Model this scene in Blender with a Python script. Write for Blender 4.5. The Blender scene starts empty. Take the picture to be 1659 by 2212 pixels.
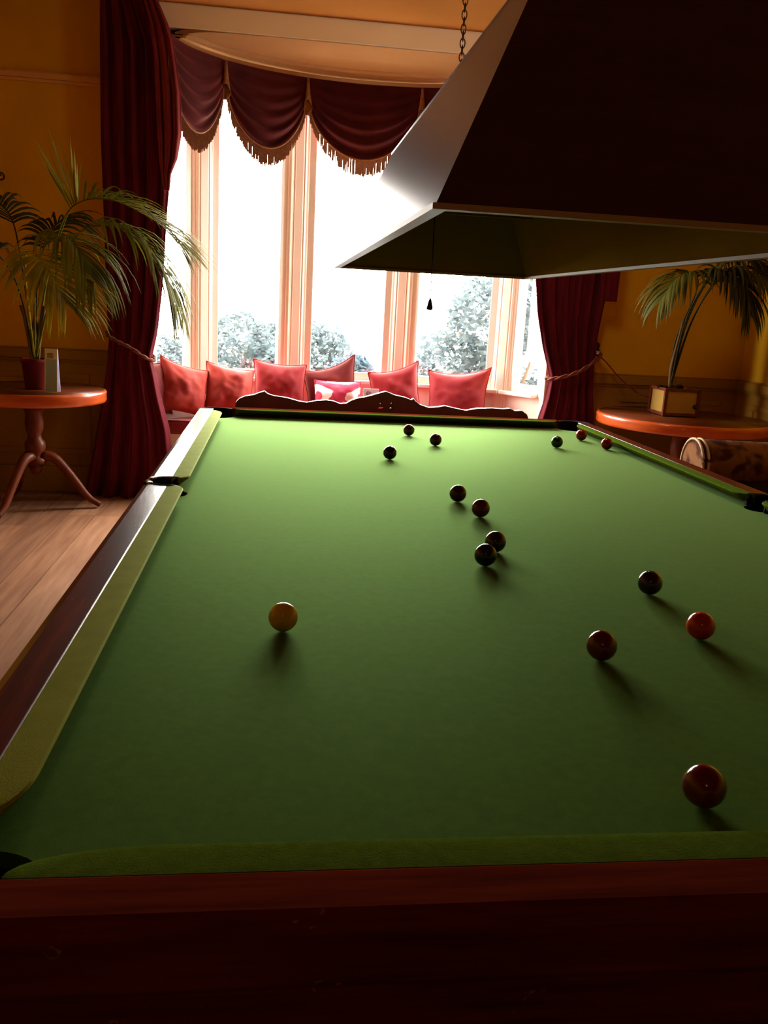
import bpy, bmesh, math, random
from mathutils import Vector, Matrix, noise as mnoise
PI = math.pi
random.seed(7)
SC = bpy.context.scene
COL = SC.collection
CZ = 0.86          # height of the cloth above the floor

# ------------------------------------------------------------------ camera, world, lights, exposure
cam_d = bpy.data.cameras.new('camera')
cam_d.sensor_fit = 'HORIZONTAL'; cam_d.sensor_width = 36.0
cam_d.lens = 1870.32 / 1659 * 36.0
cam_d.clip_start = 0.05; cam_d.clip_end = 200
cam = bpy.data.objects.new('camera', cam_d); COL.objects.link(cam)
_f = Vector((0.12618925, 0.96488895, -0.23035971)); _r = Vector((0.99171177, -0.11704618, 0.05299019)); _u = Vector((-0.02416693, 0.23513723, 0.97166169))
cam.matrix_world = Matrix(((_r.x, _u.x, -_f.x, -0.6301), (_r.y, _u.y, -_f.y, -2.5745), (_r.z, _u.z, -_f.z, CZ + 0.5743), (0, 0, 0, 1)))
SC.camera = cam

W = bpy.data.worlds.new('overcast_sky'); SC.world = W; W.use_nodes = True
_bg = W.node_tree.nodes['Background']
_bg.inputs[0].default_value = (1.0, 0.95, 0.86, 1); _bg.inputs[1].default_value = 55.0

SC.view_settings.view_transform = 'Standard'
SC.view_settings.look = 'None'
SC.view_settings.gamma = 1.0
SC.view_settings.use_curve_mapping = False
SC.view_settings.exposure = 0.0
SC.cycles.use_denoising = True
SC.cycles.max_bounces = 10; SC.cycles.diffuse_bounces = 5; SC.cycles.glossy_bounces = 4
SC.cycles.transparent_max_bounces = 16; SC.cycles.transmission_bounces = 6
SC.cycles.sample_clamp_indirect = 6.0
SC.cycles.caustics_reflective = False; SC.cycles.caustics_refractive = False

# added fill light, unseen, above the far table end; lifts lintel and walls
_p = bpy.data.lights.new('added_ceiling_fill', 'POINT'); _p.energy = 22; _p.color = (1.0, 0.84, 0.66); _p.shadow_soft_size = 0.2
_po = bpy.data.objects.new('added_ceiling_fill', _p); _po.location = (0.75, 2.0, 2.7); COL.objects.link(_po)
# unseen dim warm fill light, added behind the camera to brighten the room
_l = bpy.data.lights.new('added_room_fill', 'POINT'); _l.energy = 4; _l.color = (1.0, 0.74, 0.5); _l.shadow_soft_size = 0.18
_lo = bpy.data.objects.new('added_room_fill', _l); _lo.location = (-0.9, -4.3, 2.55); COL.objects.link(_lo)

# ------------------------------------------------------------------ helpers
def lin(c):
    return tuple(((v / 255) / 12.92 if v / 255 <= .04045 else ((v / 255 + .055) / 1.055) ** 2.4) for v in c) + (1,)

def mat(name, rgb, rough=.6, spec=.4, var=None, scale=6.0, stretch=(1, 1, 1), bump=0.0, bscale=None, sheen=0.0, sheen_tint=None,
        metal=0.0, coat=0.0, detail=4.0, lo=.3, hi=.7, trans=0.0):
    m = bpy.data.materials.new(name); m.use_nodes = True
    nt = m.node_tree; b = nt.nodes['Principled BSDF']
    b.inputs['Base Color'].default_value = lin(rgb)
    b.inputs['Roughness'].default_value = rough
    b.inputs['Specular IOR Level'].default_value = spec
    b.inputs['Metallic'].default_value = metal
    b.inputs['Coat Weight'].default_value = coat
    b.inputs['Coat Roughness'].default_value = .12
    if sheen:
        b.inputs['Sheen Weight'].default_value = sheen
        b.inputs['Sheen Roughness'].default_value = .45
        b.inputs['Sheen Tint'].default_value = lin(sheen_tint or (255, 255, 255))
    if var or bump:
        tc = nt.nodes.new('ShaderNodeTexCoord'); mp = nt.nodes.new('ShaderNodeMapping')
        mp.inputs['Scale'].default_value = stretch
        nt.links.new(tc.outputs['Object'], mp.inputs['Vector'])
    if var:
        n = nt.nodes.new('ShaderNodeTexNoise'); n.inputs['Scale'].default_value = scale; n.inputs['Detail'].default_value = detail
        nt.links.new(mp.outputs[0], n.inputs['Vector'])
        r = nt.nodes.new('ShaderNodeValToRGB'); r.color_ramp.elements[0].position = lo; r.color_ramp.elements[1].position = hi
        r.color_ramp.elements[0].color = lin(rgb); r.color_ramp.elements[1].color = lin(var)
        nt.links.new(n.outputs['Fac'], r.inputs[0]); nt.links.new(r.outputs[0], b.inputs['Base Color'])
    if bump:
        n2 = nt.nodes.new('ShaderNodeTexNoise'); n2.inputs['Scale'].default_value = bscale or scale * 3; n2.inputs['Detail'].default_value = 5
        nt.links.new(mp.outputs[0], n2.inputs['Vector'])
        bp = nt.nodes.new('ShaderNodeBump'); bp.inputs['Strength'].default_value = bump; bp.inputs['Distance'].default_value = .01
        nt.links.new(n2.outputs['Fac'], bp.inputs['Height']); nt.links.new(bp.outputs[0], b.inputs['Normal'])
    if trans:
        # thin translucent cloth / leaf
        tr = nt.nodes.new('ShaderNodeBsdfTranslucent'); mx = nt.nodes.new('ShaderNodeMixShader'); mx.inputs[0].default_value = trans
        tr.inputs[0].default_value = lin(var or rgb)
        out = nt.nodes['Material Output']
        nt.links.new(b.outputs[0], mx.inputs[1]); nt.links.new(tr.outputs[0], mx.inputs[2]); nt.links.new(mx.outputs[0], out.inputs[0])
    return m

def scuffs(m, rgb, scale, thr):
    """pale wear marks scattered over a wood material"""
    nt = m.node_tree; b = nt.nodes['Principled BSDF']; old = b.inputs['Base Color'].links[0].from_socket
    tc = nt.nodes.new('ShaderNodeTexCoord'); n = nt.nodes.new('ShaderNodeTexNoise'); n.inputs['Scale'].default_value = scale; n.inputs['Detail'].default_value = 6; n.inputs['Distortion'].default_value = 1.5
    r = nt.nodes.new('ShaderNodeValToRGB'); r.color_ramp.elements[0].position = thr; r.color_ramp.elements[1].position = thr + .05
    mx = nt.nodes.new('ShaderNodeMix'); mx.data_type = 'RGBA'; mx.inputs[7].default_value = lin(rgb)
    nt.links.new(tc.outputs['Object'], n.inputs['Vector']); nt.links.new(n.outputs['Fac'], r.inputs[0]); nt.links.new(r.outputs[0], mx.inputs[0])
    nt.links.new(old, mx.inputs[6]); nt.links.new(mx.outputs[2], b.inputs['Base Color'])

def baize_nap(m, ior, tint, rough):
    """napped wool: the fibre tips scatter light forward at grazing view"""
    nt = m.node_tree; b = nt.nodes['Principled BSDF']; out = nt.nodes['Material Output']
    g = nt.nodes.new('ShaderNodeBsdfGlossy'); g.inputs[0].default_value = tint + (1,); g.inputs['Roughness'].default_value = rough
    fr = nt.nodes.new('ShaderNodeFresnel'); fr.inputs[0].default_value = ior
    mx = nt.nodes.new('ShaderNodeMixShader')
    nt.links.new(fr.outputs[0], mx.inputs[0]); nt.links.new(b.outputs[0], mx.inputs[1]); nt.links.new(g.outputs[0], mx.inputs[2]); nt.links.new(mx.outputs[0], out.inputs[0])

def glass_mat():
    m = bpy.data.materials.new('window_glass'); m.use_nodes = True; nt = m.node_tree
    nt.nodes.remove(nt.nodes['Principled BSDF'])
    t = nt.nodes.new('ShaderNodeBsdfTransparent'); t.inputs[0].default_value = (.96, .97, .97, 1)
    g = nt.nodes.new('ShaderNodeBsdfGlossy'); g.inputs['Roughness'].default_value = .02
    fr = nt.nodes.new('ShaderNodeFresnel'); fr.inputs[0].default_value = 1.45
    # seen from inside the pane the index is inverted, so both faces reflect alike
    ge = nt.nodes.new('ShaderNodeNewGeometry'); mr = nt.nodes.new('ShaderNodeMapRange')
    mr.inputs['To Min'].default_value = 1.45; mr.inputs['To Max'].default_value = 1 / 1.45
    nt.links.new(ge.outputs['Backfacing'], mr.inputs['Value']); nt.links.new(mr.outputs[0], fr.inputs[0])
    mx = nt.nodes.new('ShaderNodeMixShader')
    nt.links.new(fr.outputs[0], mx.inputs[0]); nt.links.new(t.outputs[0], mx.inputs[1]); nt.links.new(g.outputs[0], mx.inputs[2])
    nt.links.new(mx.outputs[0], nt.nodes['Material Output'].inputs[0])
    return m

class MB:
    """collects shapes in world coordinates and links them as one mesh object"""
    def __init__(s): s.v = []; s.f = []; s.sm = []
    def add(s, v, f, smooth=False):
        o = len(s.v); s.v += [tuple(p) for p in v]; s.f += [tuple(i + o for i in q) for q in f]; s.sm += [smooth] * len(f); return s
    def box(s, a, b, rz=0, c=None, ch=0.0):
        x0, y0, z0 = a; x1, y1, z1 = b
        if ch:   # chamfered vertical and top edges
            pts = [(x0 + ch, y0), (x1 - ch, y0), (x1, y0 + ch), (x1, y1 - ch), (x1 - ch, y1), (x0 + ch, y1), (x0, y1 - ch), (x0, y0 + ch)]
            ins = [(x0 + 2 * ch, y0 + ch), (x1 - 2 * ch, y0 + ch), (x1 - ch, y0 + 2 * ch), (x1 - ch, y1 - 2 * ch), (x1 - 2 * ch, y1 - ch), (x0 + 2 * ch, y1 - ch), (x0 + ch, y1 - 2 * ch), (x0 + ch, y0 + 2 * ch)]
            v = [(p[0], p[1], z0) for p in pts] + [(p[0], p[1], z1 - ch) for p in pts] + [(p[0], p[1], z1) for p in ins]
            f = [tuple(range(7, -1, -1)), tuple(range(16, 24))]
            for k in range(2):
                for i in range(8):
                    j = (i + 1) % 8; f.append((k * 8 + i, k * 8 + j, k * 8 + 8 + j, k * 8 + 8 + i))
        else:
            v = [(x0, y0, z0), (x1, y0, z0), (x1, y1, z0), (x0, y1, z0), (x0, y0, z1), (x1, y0, z1), (x1, y1, z1), (x0, y1, z1)]
            f = [(3, 2, 1, 0), (4, 5, 6, 7), (0, 1, 5, 4), (1, 2, 6, 5), (2, 3, 7, 6), (3, 0, 4, 7)]
        if rz:
            cx, cy = c or ((x0 + x1) / 2, (y0 + y1) / 2); ca, sa = math.cos(rz), math.sin(rz)
            v = [(cx + (p[0] - cx) * ca - (p[1] - cy) * sa, cy + (p[0] - cx) * sa + (p[1] - cy) * ca, p[2]) for p in v]
        return s.add(v, f)
    def prism(s, poly, z0, z1):
        n = len(poly)
        v = [(p[0], p[1], z0) for p in poly] + [(p[0], p[1], z1) for p in poly]
        f = [tuple(range(n - 1, -1, -1)), tuple(range(n, 2 * n))] + [(i, (i + 1) % n, n + (i + 1) % n, n + i) for i in range(n)]
        return s.add(v, f)
    def lathe(s, prof, c=(0, 0), n=20, smooth=True):
        v = []; f = []
        for (r, z) in prof:
            for k in range(n):
                a = 2 * PI * k / n; v.append((c[0] + r * math.cos(a), c[1] + r * math.sin(a), z))
        for i in range(len(prof) - 1):
            for k in range(n):
                j = (k + 1) % n; f.append((i * n + k, i * n + j, i * n + n + j, i * n + n + k))
        f.append(tuple(range(n - 1, -1, -1))); m = (len(prof) - 1) * n; f.append(tuple(range(m, m + n)))
        return s.add(v, f, smooth)
    def tube(s, pts, r, n=8, smooth=True, closed=False, flat=None):
        pts = [Vector(p) for p in pts]; N = len(pts); v = []; f = []
        for i, p in enumerate(pts):
            if closed: t = pts[(i + 1) % N] - pts[i - 1]
            else: t = pts[min(i + 1, N - 1)] - pts[max(i - 1, 0)]
            t.normalize()
            up = Vector((0, 0, 1)) if abs(t.z) < .95 else Vector((0, 1, 0))
            a = t.cross(up).normalized(); b = a.cross(t)
            rr = r[i] if isinstance(r, (list, tuple)) else r
            for k in range(n):
                q = 2 * PI * k / n; v.append(p + a * math.cos(q) * rr + b * math.sin(q) * rr * (flat or 1))
        M = N if closed else N - 1
        for i in range(M):
            for k in range(n):
                j = (k + 1) % n; i2 = (i + 1) % N; f.append((i * n + k, i * n + j, i2 * n + j, i2 * n + k))
        if not closed: f.append(tuple(range(n - 1, -1, -1))); f.append(tuple(range((N - 1) * n, N * n)))
        return s.add(v, f, smooth)
    def grid(s, fn, nu, nv, smooth=True):
        v = [fn(i / nu, j / nv) for j in range(nv + 1) for i in range(nu + 1)]
        f = [(j * (nu + 1) + i, j * (nu + 1) + i + 1, (j + 1) * (nu + 1) + i + 1, (j + 1) * (nu + 1) + i) for j in range(nv) for i in range(nu)]
        return s.add(v, f, smooth)
    def build(s, name, m, parent=None, solid=0.0, bevel=0.0, label=None):
        off = Vector((0, 0, 0)); q = parent
        while q is not None: off += q.location; q = q.parent
        me = bpy.data.meshes.new(name); me.from_pydata([Vector(p) - off for p in s.v], [], s.f)
        me.polygons.foreach_set('use_smooth', s.sm); me.materials.append(m); me.update()
        o = bpy.data.objects.new(name, me); COL.objects.link(o)
        if parent is not None: o.parent = parent
        if label: o['label'] = label
        if solid:
            d = o.modifiers.new('thickness', 'SOLIDIFY'); d.thickness = solid; d.offset = 0
        if bevel:
            d = o.modifiers.new('bevel', 'BEVEL'); d.width = bevel; d.segments = 2; d.limit_method = 'ANGLE'; d.angle_limit = .6
        return o

def thing(name, label, cat, loc=(0, 0, 0), group=None):
    o = bpy.data.objects.new(name, None); COL.objects.link(o); o.location = loc; o.empty_display_size = .1
    return tag(o, label, cat, group)
def tag(o, label, cat, group=None):
    o['label'] = label; o['category'] = cat
    if group: o['group'] = group
    return o
def struct(o, label=None):
    o['kind'] = 'structure'
    if label: o['label'] = label
    return o
def smooth_path(pts, n=24):
    P = [Vector(p) for p in pts]; P = [2 * P[0] - P[1]] + P + [2 * P[-1] - P[-2]]; out = []
    S = len(P) - 3
    for k in range(n + 1):
        t = k / n * S; i = min(int(t), S - 1); t -= i; a, b, c, d = P[i:i + 4]
        out.append(.5 * ((2 * b) + (c - a) * t + (2 * a - 5 * b + 4 * c - d) * t * t + (3 * b - a - 3 * c + d) * t ** 3))
    return out
def interp(tab, z):
    tab = sorted(tab)
    if z <= tab[0][0]: return tab[0][1]
    for (a, x), (b, y) in zip(tab, tab[1:]):
        if z <= b: return x + (y - x) * (z - a) / (b - a)
    return tab[-1][1]

# ------------------------------------------------------------------ materials
M = dict(
    wall=mat('orange_wall_paint', (216, 164, 14), .75, .2, (206, 154, 12), 3, bump=.02),
    wall_low=mat('olive_dado_paint', (158, 116, 34), .7, .15, (148, 106, 30), 3),
    cream=mat('cream_gloss_paint', (255, 244, 224), .55, .3, (252, 238, 214), 2),
    cornice=mat('plaster_cornice', (158, 112, 68), .7, .2, (150, 104, 60), 3),
    ceil=mat('tan_ceiling_paint', (170, 114, 52), .8, .15, (162, 108, 48), 2),
    rail_wood=mat('picture_rail_paint', (214, 160, 100), .5, .3),
    bay=mat('pale_window_paint', (248, 232, 218), .5, .3, (246, 226, 210), 2),
    sash=mat('white_sash_paint', (252, 246, 236), .4, .4),
    floor=mat('worn_oak_boards', (168, 120, 88), .5, .4, (132, 86, 58), 3.0, (9, .7, 1), bump=.08, bscale=9),
    floor2=mat('worn_oak_boards_pale', (182, 134, 100), .5, .4, (146, 98, 68), 3.0, (9, .7, 1), bump=.08, bscale=9),
    floor3=mat('worn_oak_boards_dark', (150, 104, 76), .5, .4, (118, 78, 54), 3.0, (9, .7, 1), bump=.08, bscale=9),
    gap=mat('dark_floor_gap', (40, 22, 14), .9, .1),
    cloth=mat('green_baize', (66, 92, 7), .72, .0, (56, 81, 6), 60, bump=.12, bscale=420, sheen=.04, sheen_tint=(205, 255, 190), detail=6),
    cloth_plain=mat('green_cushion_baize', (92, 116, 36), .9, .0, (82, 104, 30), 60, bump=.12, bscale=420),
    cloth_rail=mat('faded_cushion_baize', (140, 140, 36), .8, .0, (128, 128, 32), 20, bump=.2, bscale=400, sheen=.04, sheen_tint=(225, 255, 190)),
    mahog=mat('dark_mahogany', (104, 32, 14), .26, .2, (64, 16, 9), 4, (12, 1, 12), coat=.1, bump=.03, bscale=14),
    mahog_x=mat('dark_mahogany_end', (120, 48, 28), .85, .0, (82, 28, 17), 4, (1, 12, 12), coat=.0, bump=.03, bscale=14),
    leather=mat('black_pocket_leather', (20, 12, 12), .85, .08, bump=.1, bscale=60),
    net=mat('dark_pocket_net', (40, 24, 18), .9, .1),
    steel=mat('worn_pocket_plate', (200, 180, 150), .3, .5, metal=1.0),
    shade=mat('dark_maroon_shade_cloth', (64, 14, 13), .32, 1.0, (54, 11, 11), 5, (1, 1, 14), bump=.05, bscale=30),
    shade_in=mat('green_shade_lining', (150, 116, 40), .8, .0, (138, 104, 34), 4),
    shade_rim=mat('cream_shade_binding', (190, 160, 120), .5, .3),
    brass=mat('tarnished_brass', (120, 90, 50), .35, .5, metal=.9),
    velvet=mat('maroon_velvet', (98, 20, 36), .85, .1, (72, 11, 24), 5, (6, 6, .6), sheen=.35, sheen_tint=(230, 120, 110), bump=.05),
    tail=mat('lit_maroon_tail', (128, 42, 42), .85, .1, (100, 26, 30), 5, sheen=.3, sheen_tint=(230, 140, 130)),  # lighter than the curtain velvet: window light on the folds put into the colour
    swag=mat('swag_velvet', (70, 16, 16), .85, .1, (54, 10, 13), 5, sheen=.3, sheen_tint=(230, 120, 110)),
    gold=mat('gold_braid', (140, 88, 40), .7, .2, (108, 60, 28), 60),
    rope=mat('twisted_rope', (128, 72, 56), .8, .1, (96, 44, 38), 50),
    fringe=mat('bullion_fringe', (196, 160, 130), .7, .2, (140, 98, 78), 70, trans=.5),
    seat=mat('pink_seat_velvet', (166, 66, 70), .85, .1, (140, 48, 56), 6, sheen=.4, sheen_tint=(255, 190, 190)),
    red_a=mat('terracotta_red_cushion', (176, 58, 44), .7, .2, (140, 38, 38), 5, sheen=.3, sheen_tint=(255, 170, 150), bump=.2, bscale=9),
    red_b=mat('crimson_cushion', (158, 40, 48), .7, .2, (126, 26, 38), 5, sheen=.3, sheen_tint=(255, 170, 150), bump=.2, bscale=9),
    red_c=mat('dark_red_cushion', (112, 26, 28), .75, .2, (84, 16, 22), 5, sheen=.2, sheen_tint=(255, 170, 150), bump=.2, bscale=9),
    table=mat('varnished_table_top', (104, 46, 16), .35, .3, (80, 32, 11), 3, (1, 8, 1), coat=.25),
    table_edge=mat('window_lit_table_edge', (206, 88, 26), .3, .5, (176, 66, 18), 5, (1, 1, 8), coat=.5),  # brighter than the top: window light on the rim is in the colour
    table_dark=mat('varnished_pedestal', (116, 50, 16), .5, .2, (84, 32, 10), 3, (6, 6, 1), coat=.1),
    carved=mat('carved_walnut', (74, 40, 18), .35, .5, (52, 26, 12), 10, coat=.3, bump=.2, bscale=40),
    gilt=mat('rubbed_carving', (190, 160, 110), .45, .5),
    pot=mat('terracotta_pot', (104, 24, 14), .7, .1, (88, 20, 12), 6),
    soil=mat('dark_soil', (46, 30, 20), .95, .1, bump=.5, bscale=60),
    stem=mat('palm_stem', (96, 84, 40), .6, .3, (110, 70, 34), 8, (6, 6, 1)),
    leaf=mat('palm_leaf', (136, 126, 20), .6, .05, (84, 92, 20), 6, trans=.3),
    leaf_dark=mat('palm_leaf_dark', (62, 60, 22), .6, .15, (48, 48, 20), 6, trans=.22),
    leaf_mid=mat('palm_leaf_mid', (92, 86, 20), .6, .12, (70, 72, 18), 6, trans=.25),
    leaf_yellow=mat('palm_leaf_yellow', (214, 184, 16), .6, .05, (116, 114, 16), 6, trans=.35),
    crate=mat('yellowed_planter_panel', (178, 140, 62), .6, .3, (164, 124, 52), 5),
    paper=mat('white_card', (232, 236, 255), .6, .3),
    print_blue=mat('pale_blue_print', (150, 184, 255), .6, .3, (176, 200, 255), 3),
    print_dark=mat('grey_photo_print', (110, 92, 112), .6, .3, (176, 162, 178), 60),
    tapestry=mat('floral_tapestry', (118, 78, 44), .9, .1, (62, 26, 15), 11, bump=.15, bscale=90, detail=2, lo=.42, hi=.56),
    piping=mat('cream_piping', (188, 158, 122), .7, .2),
    ground=mat('mossy_gravel', (96, 98, 84), .9, .1, (76, 82, 66), 2),
    bush=mat('grey_green_foliage', (66, 76, 79), .6, .1, (57, 67, 72), 3, trans=.5),
    bush_b=mat('blue_green_foliage', (54, 68, 77), .6, .1, (46, 60, 70), 3, trans=.5),
    bark=mat('bark', (80, 66, 54), .9, .1),
    iron=mat('black_iron', (24, 16, 14), .5, .4),
    glass=glass_mat())

scuffs(M['mahog_x'], (150, 96, 64), 26, .70); scuffs(M['mahog'], (150, 96, 64), 26, .71)
baize_nap(M['cloth'], 1.4, (.35, .56, .205), .70)
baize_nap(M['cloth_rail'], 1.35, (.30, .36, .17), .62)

def cushion_print():
    m = bpy.data.materials.new('white_and_crimson_floral_print'); m.use_nodes = True; nt = m.node_tree; b = nt.nodes['Principled BSDF']
    tc = nt.nodes.new('ShaderNodeTexCoord'); n = nt.nodes.new('ShaderNodeTexNoise'); n.inputs['Scale'].default_value = 5; n.inputs['Detail'].default_value = 1
    v = nt.nodes.new('ShaderNodeTexWave'); v.wave_type = 'RINGS'; v.inputs['Scale'].default_value = 3.2; v.inputs['Distortion'].default_value = 9; v.inputs['Detail'].default_value = 1.2
    r = nt.nodes.new('ShaderNodeValToRGB'); r.color_ramp.interpolation = 'EASE'
    r.color_ramp.elements[0].position = .52; r.color_ramp.elements[0].color = lin((176, 24, 66)); r.color_ramp.elements[1].position = .62; r.color_ramp.elements[1].color = lin((246, 226, 220))
    nt.links.new(tc.outputs['Object'], v.inputs['Vector']); nt.links.new(v.outputs['Fac'], r.inputs[0]); nt.links.new(r.outputs[0], b.inputs['Base Color'])
    b.inputs['Roughness'].default_value = .8
    return m
M['print'] = cushion_print()

# ------------------------------------------------------------------ room shell
XL, XR, YF, YB, ZC = -3.0, 2.94, 3.84, -6.5, 3.29
fb = MB().box((XL - .1, YB - .1, -.14), (XR + .1, 4.75, -.024))
floor = struct(fb.build('floor', M['gap']), 'bare wooden floorboards running towards the bay window')
x = XL; k = 0
rnd = random.Random(3)
while x < XR:
    w = .172
    ys = [YB, rnd.uniform(-3, 0.0), rnd.uniform(.6, 3.4), 4.7]
    for a, b in zip(ys, ys[1:]):
        MB().box((x + .003, a + .0015, -.024), (min(x + w, XR) - .003, b - .0015, rnd.uniform(-.0012, .0)), ch=.0).build('floorboard', M[rnd.choice(['floor', 'floor', 'floor2', 'floor3'])], floor)
    x += w; k += 1

struct(MB().box((XL - .1, YB - .1, ZC), (XR + .1, YF + .1, ZC + .1)).build('ceiling', M['ceil']))
struct(MB().box((XL - .1, YB - .1, 0), (XL, YF + .1, ZC)).build('wall_left', M['wall']))
struct(MB().box((XR, YB - .1, 0), (XR + .1, YF + .1, ZC)).build('wall_right', M['wall']))
struct(MB().box((XL, YB - .1, 0), (XR, YB, ZC)).build('wall_back', M['mahog']))
JL, JR = (-1.58, YF), (1.42, YF)
wf = MB().box((XL, YF, 0), (JL[0], YF + .1, ZC)).box((JR[0], YF, 0), (XR, YF + .1, ZC))
struct(wf.build('wall_front', M['wall']), 'orange wall on both sides of the bay window')
LZ = 3.14
struct(MB().box((JL[0] - .25, YF - .03, LZ), (JR[0] + .25, YF + .1, ZC)).build('trim_1', M['cream'], bevel=.008), 'cream painted lintel over the bay opening')

# dado rail, picture rail, baseboard, dado panels
def band(name, z0, z1, d, m, label, wall='front'):
    mb = MB()
    def run(a, b):
        mb.box((a, YF - d, z0), (b, YF, z1)); mb.box((a, YF - d * .55, z0 - .02), (b, YF, z0)); mb.box((a, YF - d * .6, z1), (b, YF, z1 + .012))
    run(XL, JL[0] - .02); run(JR[0] + .02, XR)
    for sx, x0 in ((1, XL), (-1, XR)):
        for (za, zb, q) in ((z0, z1, d), (z0 - .02, z0, d * .55), (z1, z1 + .012, d * .6)):
            a, b = sorted((x0, x0 + sx * q)); mb.box((a, YB, za), (b, YF - .002, zb))
    return struct(mb.build(name, m, bevel=.004), label)
band('trim_2', 2.765, 2.80, .035, M['rail_wood'], 'picture rail round the orange walls')
band('trim_3', .955, 1.02, .035, M['wall_low'], 'dado rail round the lower walls')
wa = MB()
for (a, b) in ((XL + .008, JL[0] - .02), (JR[0] + .02, XR - .008)): wa.box((a, YF - .008, 0), (b, YF, .95))
wa.box((XL, YB + .01, 0), (XL + .008, YF - .001, .95)).box((XR - .008, YB + .01, 0), (XR, YF - .001, .95))
struct(wa.build('trim_20', M['wall_low']), 'olive painted wainscot below the dado rail')
band('baseboard_front', .0, .19, .025, M['wall_low'], 'painted skirting board')
mb = MB()
def panel_frame(mb, x0, x1, z0, z1, y):
    for (a, b, c, d) in ((x0, x1, z0, z0 + .04), (x0, x1, z1 - .04, z1), (x0, x0 + .04, z0 + .04, z1 - .04), (x1 - .04, x1, z0 + .04, z1 - .04)):
        mb.box((a, y - .018, c), (b, y, d))
panel_frame(mb, -2.85, -1.95, .28, .86, YF); panel_frame(mb, 1.95, 2.8, .28, .86, YF)
struct(mb.build('trim_4', M['wall_low'], bevel=.004), 'raised panel mouldings under the dado rail')
mb = MB()
for y0 in (-4.6, -3.2, -1.8, -.4, 1.0, 2.4):
    for sx, x0 in ((1, XL), (-1, XR)):
        for (a, b, c, d) in ((y0, y0 + 1.2, .28, .32), (y0, y0 + 1.2, .82, .86), (y0, y0 + .04, .32, .82), (y0 + 1.16, y0 + 1.2, .32, .82)):
            q = sorted((x0, x0 + sx * .018)); mb.box((q[0], a, c), (q[1], b, d))
struct(mb.build('trim_5', M['wall_low'], bevel=.004), 'raised panel mouldings on the side walls')

# ------------------------------------------------------------------ bay window
BV = [JL, (-1.20, 4.22), (-.50, 4.55), (.35, 4.55), (1.14, 4.22), JR]
SILL, HEAD = .84, 3.02
def seg_box(mb, a, b, t0, t1, d0, d1, z0, z1, ch=0):
    """box along the segment a-b between lengths t0..t1, from depth d0 (inside, negative) to d1 (outside)"""
    a = Vector(a); b = Vector(b); u = (b - a).normalized(); n = Vector((-u.y, u.x))
    P = [a + u * t0 + n * d0, a + u * t1 + n * d0, a + u * t1 + n * d1, a + u * t0 + n * d1]
    return mb.prism([tuple(p) for p in P], z0, z1)
for i in range(5):
    a, b = Vector(BV[i]), Vector(BV[i + 1]); L = (b - a).length
    mb = MB(); seg_box(mb, a, b, 0, L, 0, .1, 0, SILL - .03); seg_box(mb, a, b, 0, L, 0, .1, HEAD, ZC)
    struct(mb.build('wall_front', M['bay']), 'pale wall under a bay window')
    mb = MB(); seg_box(mb, a, b, .12 if i == 0 else .02, L - (.12 if i == 4 else .02), -.05, .12, SILL - .03, SILL)
    struct(mb.build('trim_%d' % (6 + i), M['sash'], bevel=.006), 'white window sill')
    g = .085
    w = MB()
    seg_box(w, a, b, g - .005, g + .05, .02, .07, SILL, HEAD); seg_box(w, a, b, L - g - .05, L - g + .005, .02, .07, SILL, HEAD)
    seg_box(w, a, b, g + .05, L - g - .05, .02, .07, SILL, SILL + .06); seg_box(w, a, b, g + .05, L - g - .05, .02, .07, HEAD - .05, HEAD)
    wo = struct(w.build('window_%d' % (i + 1), M['sash'], bevel=.005), 'tall bay window in a white sash')
    p = MB(); seg_box(p, a, b, g + .045, L - g - .045, .042, .048, SILL + .055, HEAD - .045)
    p.build('pane', M['glass'], wo)
    # the window opening lets the sky light in: sampling portal
    u = (b - a).normalized(); n = Vector((-u.y, u.x)); c = (a + b) / 2 + n * .13
    ld = bpy.data.lights.new('portal', 'AREA'); ld.shape = 'RECTANGLE'; ld.size = L - .1; ld.size_y = HEAD - SILL
    ld.cycles.is_portal = True
    lo = bpy.data.objects.new('portal', ld); COL.objects.link(lo)
    z = Vector((n.x, n.y, 0)); xx = Vector((u.x, u.y, 0)); yy = z.cross(xx)
    lo.matrix_world = Matrix(((xx.x, yy.x, z.x, c.x), (xx.y, yy.y, z.y, c.y), (xx.z, yy.z, z.z, (SILL + HEAD) / 2), (0, 0, 0, 1)))
for i in range(1, 5):     # moulded posts between the windows
    p = Vector(BV[i]); a = Vector(BV[i - 1]); b = Vector(BV[i + 1])
    t = ((p - a).normalized() + (b - p).normalized()).normalized(); n = Vector((-t.y, t.x))
    prof = [(-.085, .1), (-.085, .0), (-.078, -.008), (-.06, -.010), (-.056, -.018), (-.045, -.024), (-.04, -.02), (-.034, -.02), (-.03, -.026), (.03, -.026), (.034, -.02), (.04, -.02), (.045, -.024), (.056, -.018), (.06, -.010), (.078, -.008), (.085, .0), (.085, .1)]
    struct(MB().prism([tuple(p + t * q + n * d) for q, d in prof], 0, HEAD).build('trim_%d' % (10 + i), M['bay'], bevel=.003), 'moulded pale post between two bay windows')
mb = MB()
for (j, s) in ((JL, 1), (JR, -1)):
    x0, x1 = sorted((j[0] - s * .0, j[0] + s * .05)); mb.box((x0, YF - .03, 0), (x1, YF + .12, LZ))
struct(mb.build('trim_15', M['bay'], bevel=.006), 'pale jambs of the bay opening')
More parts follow.
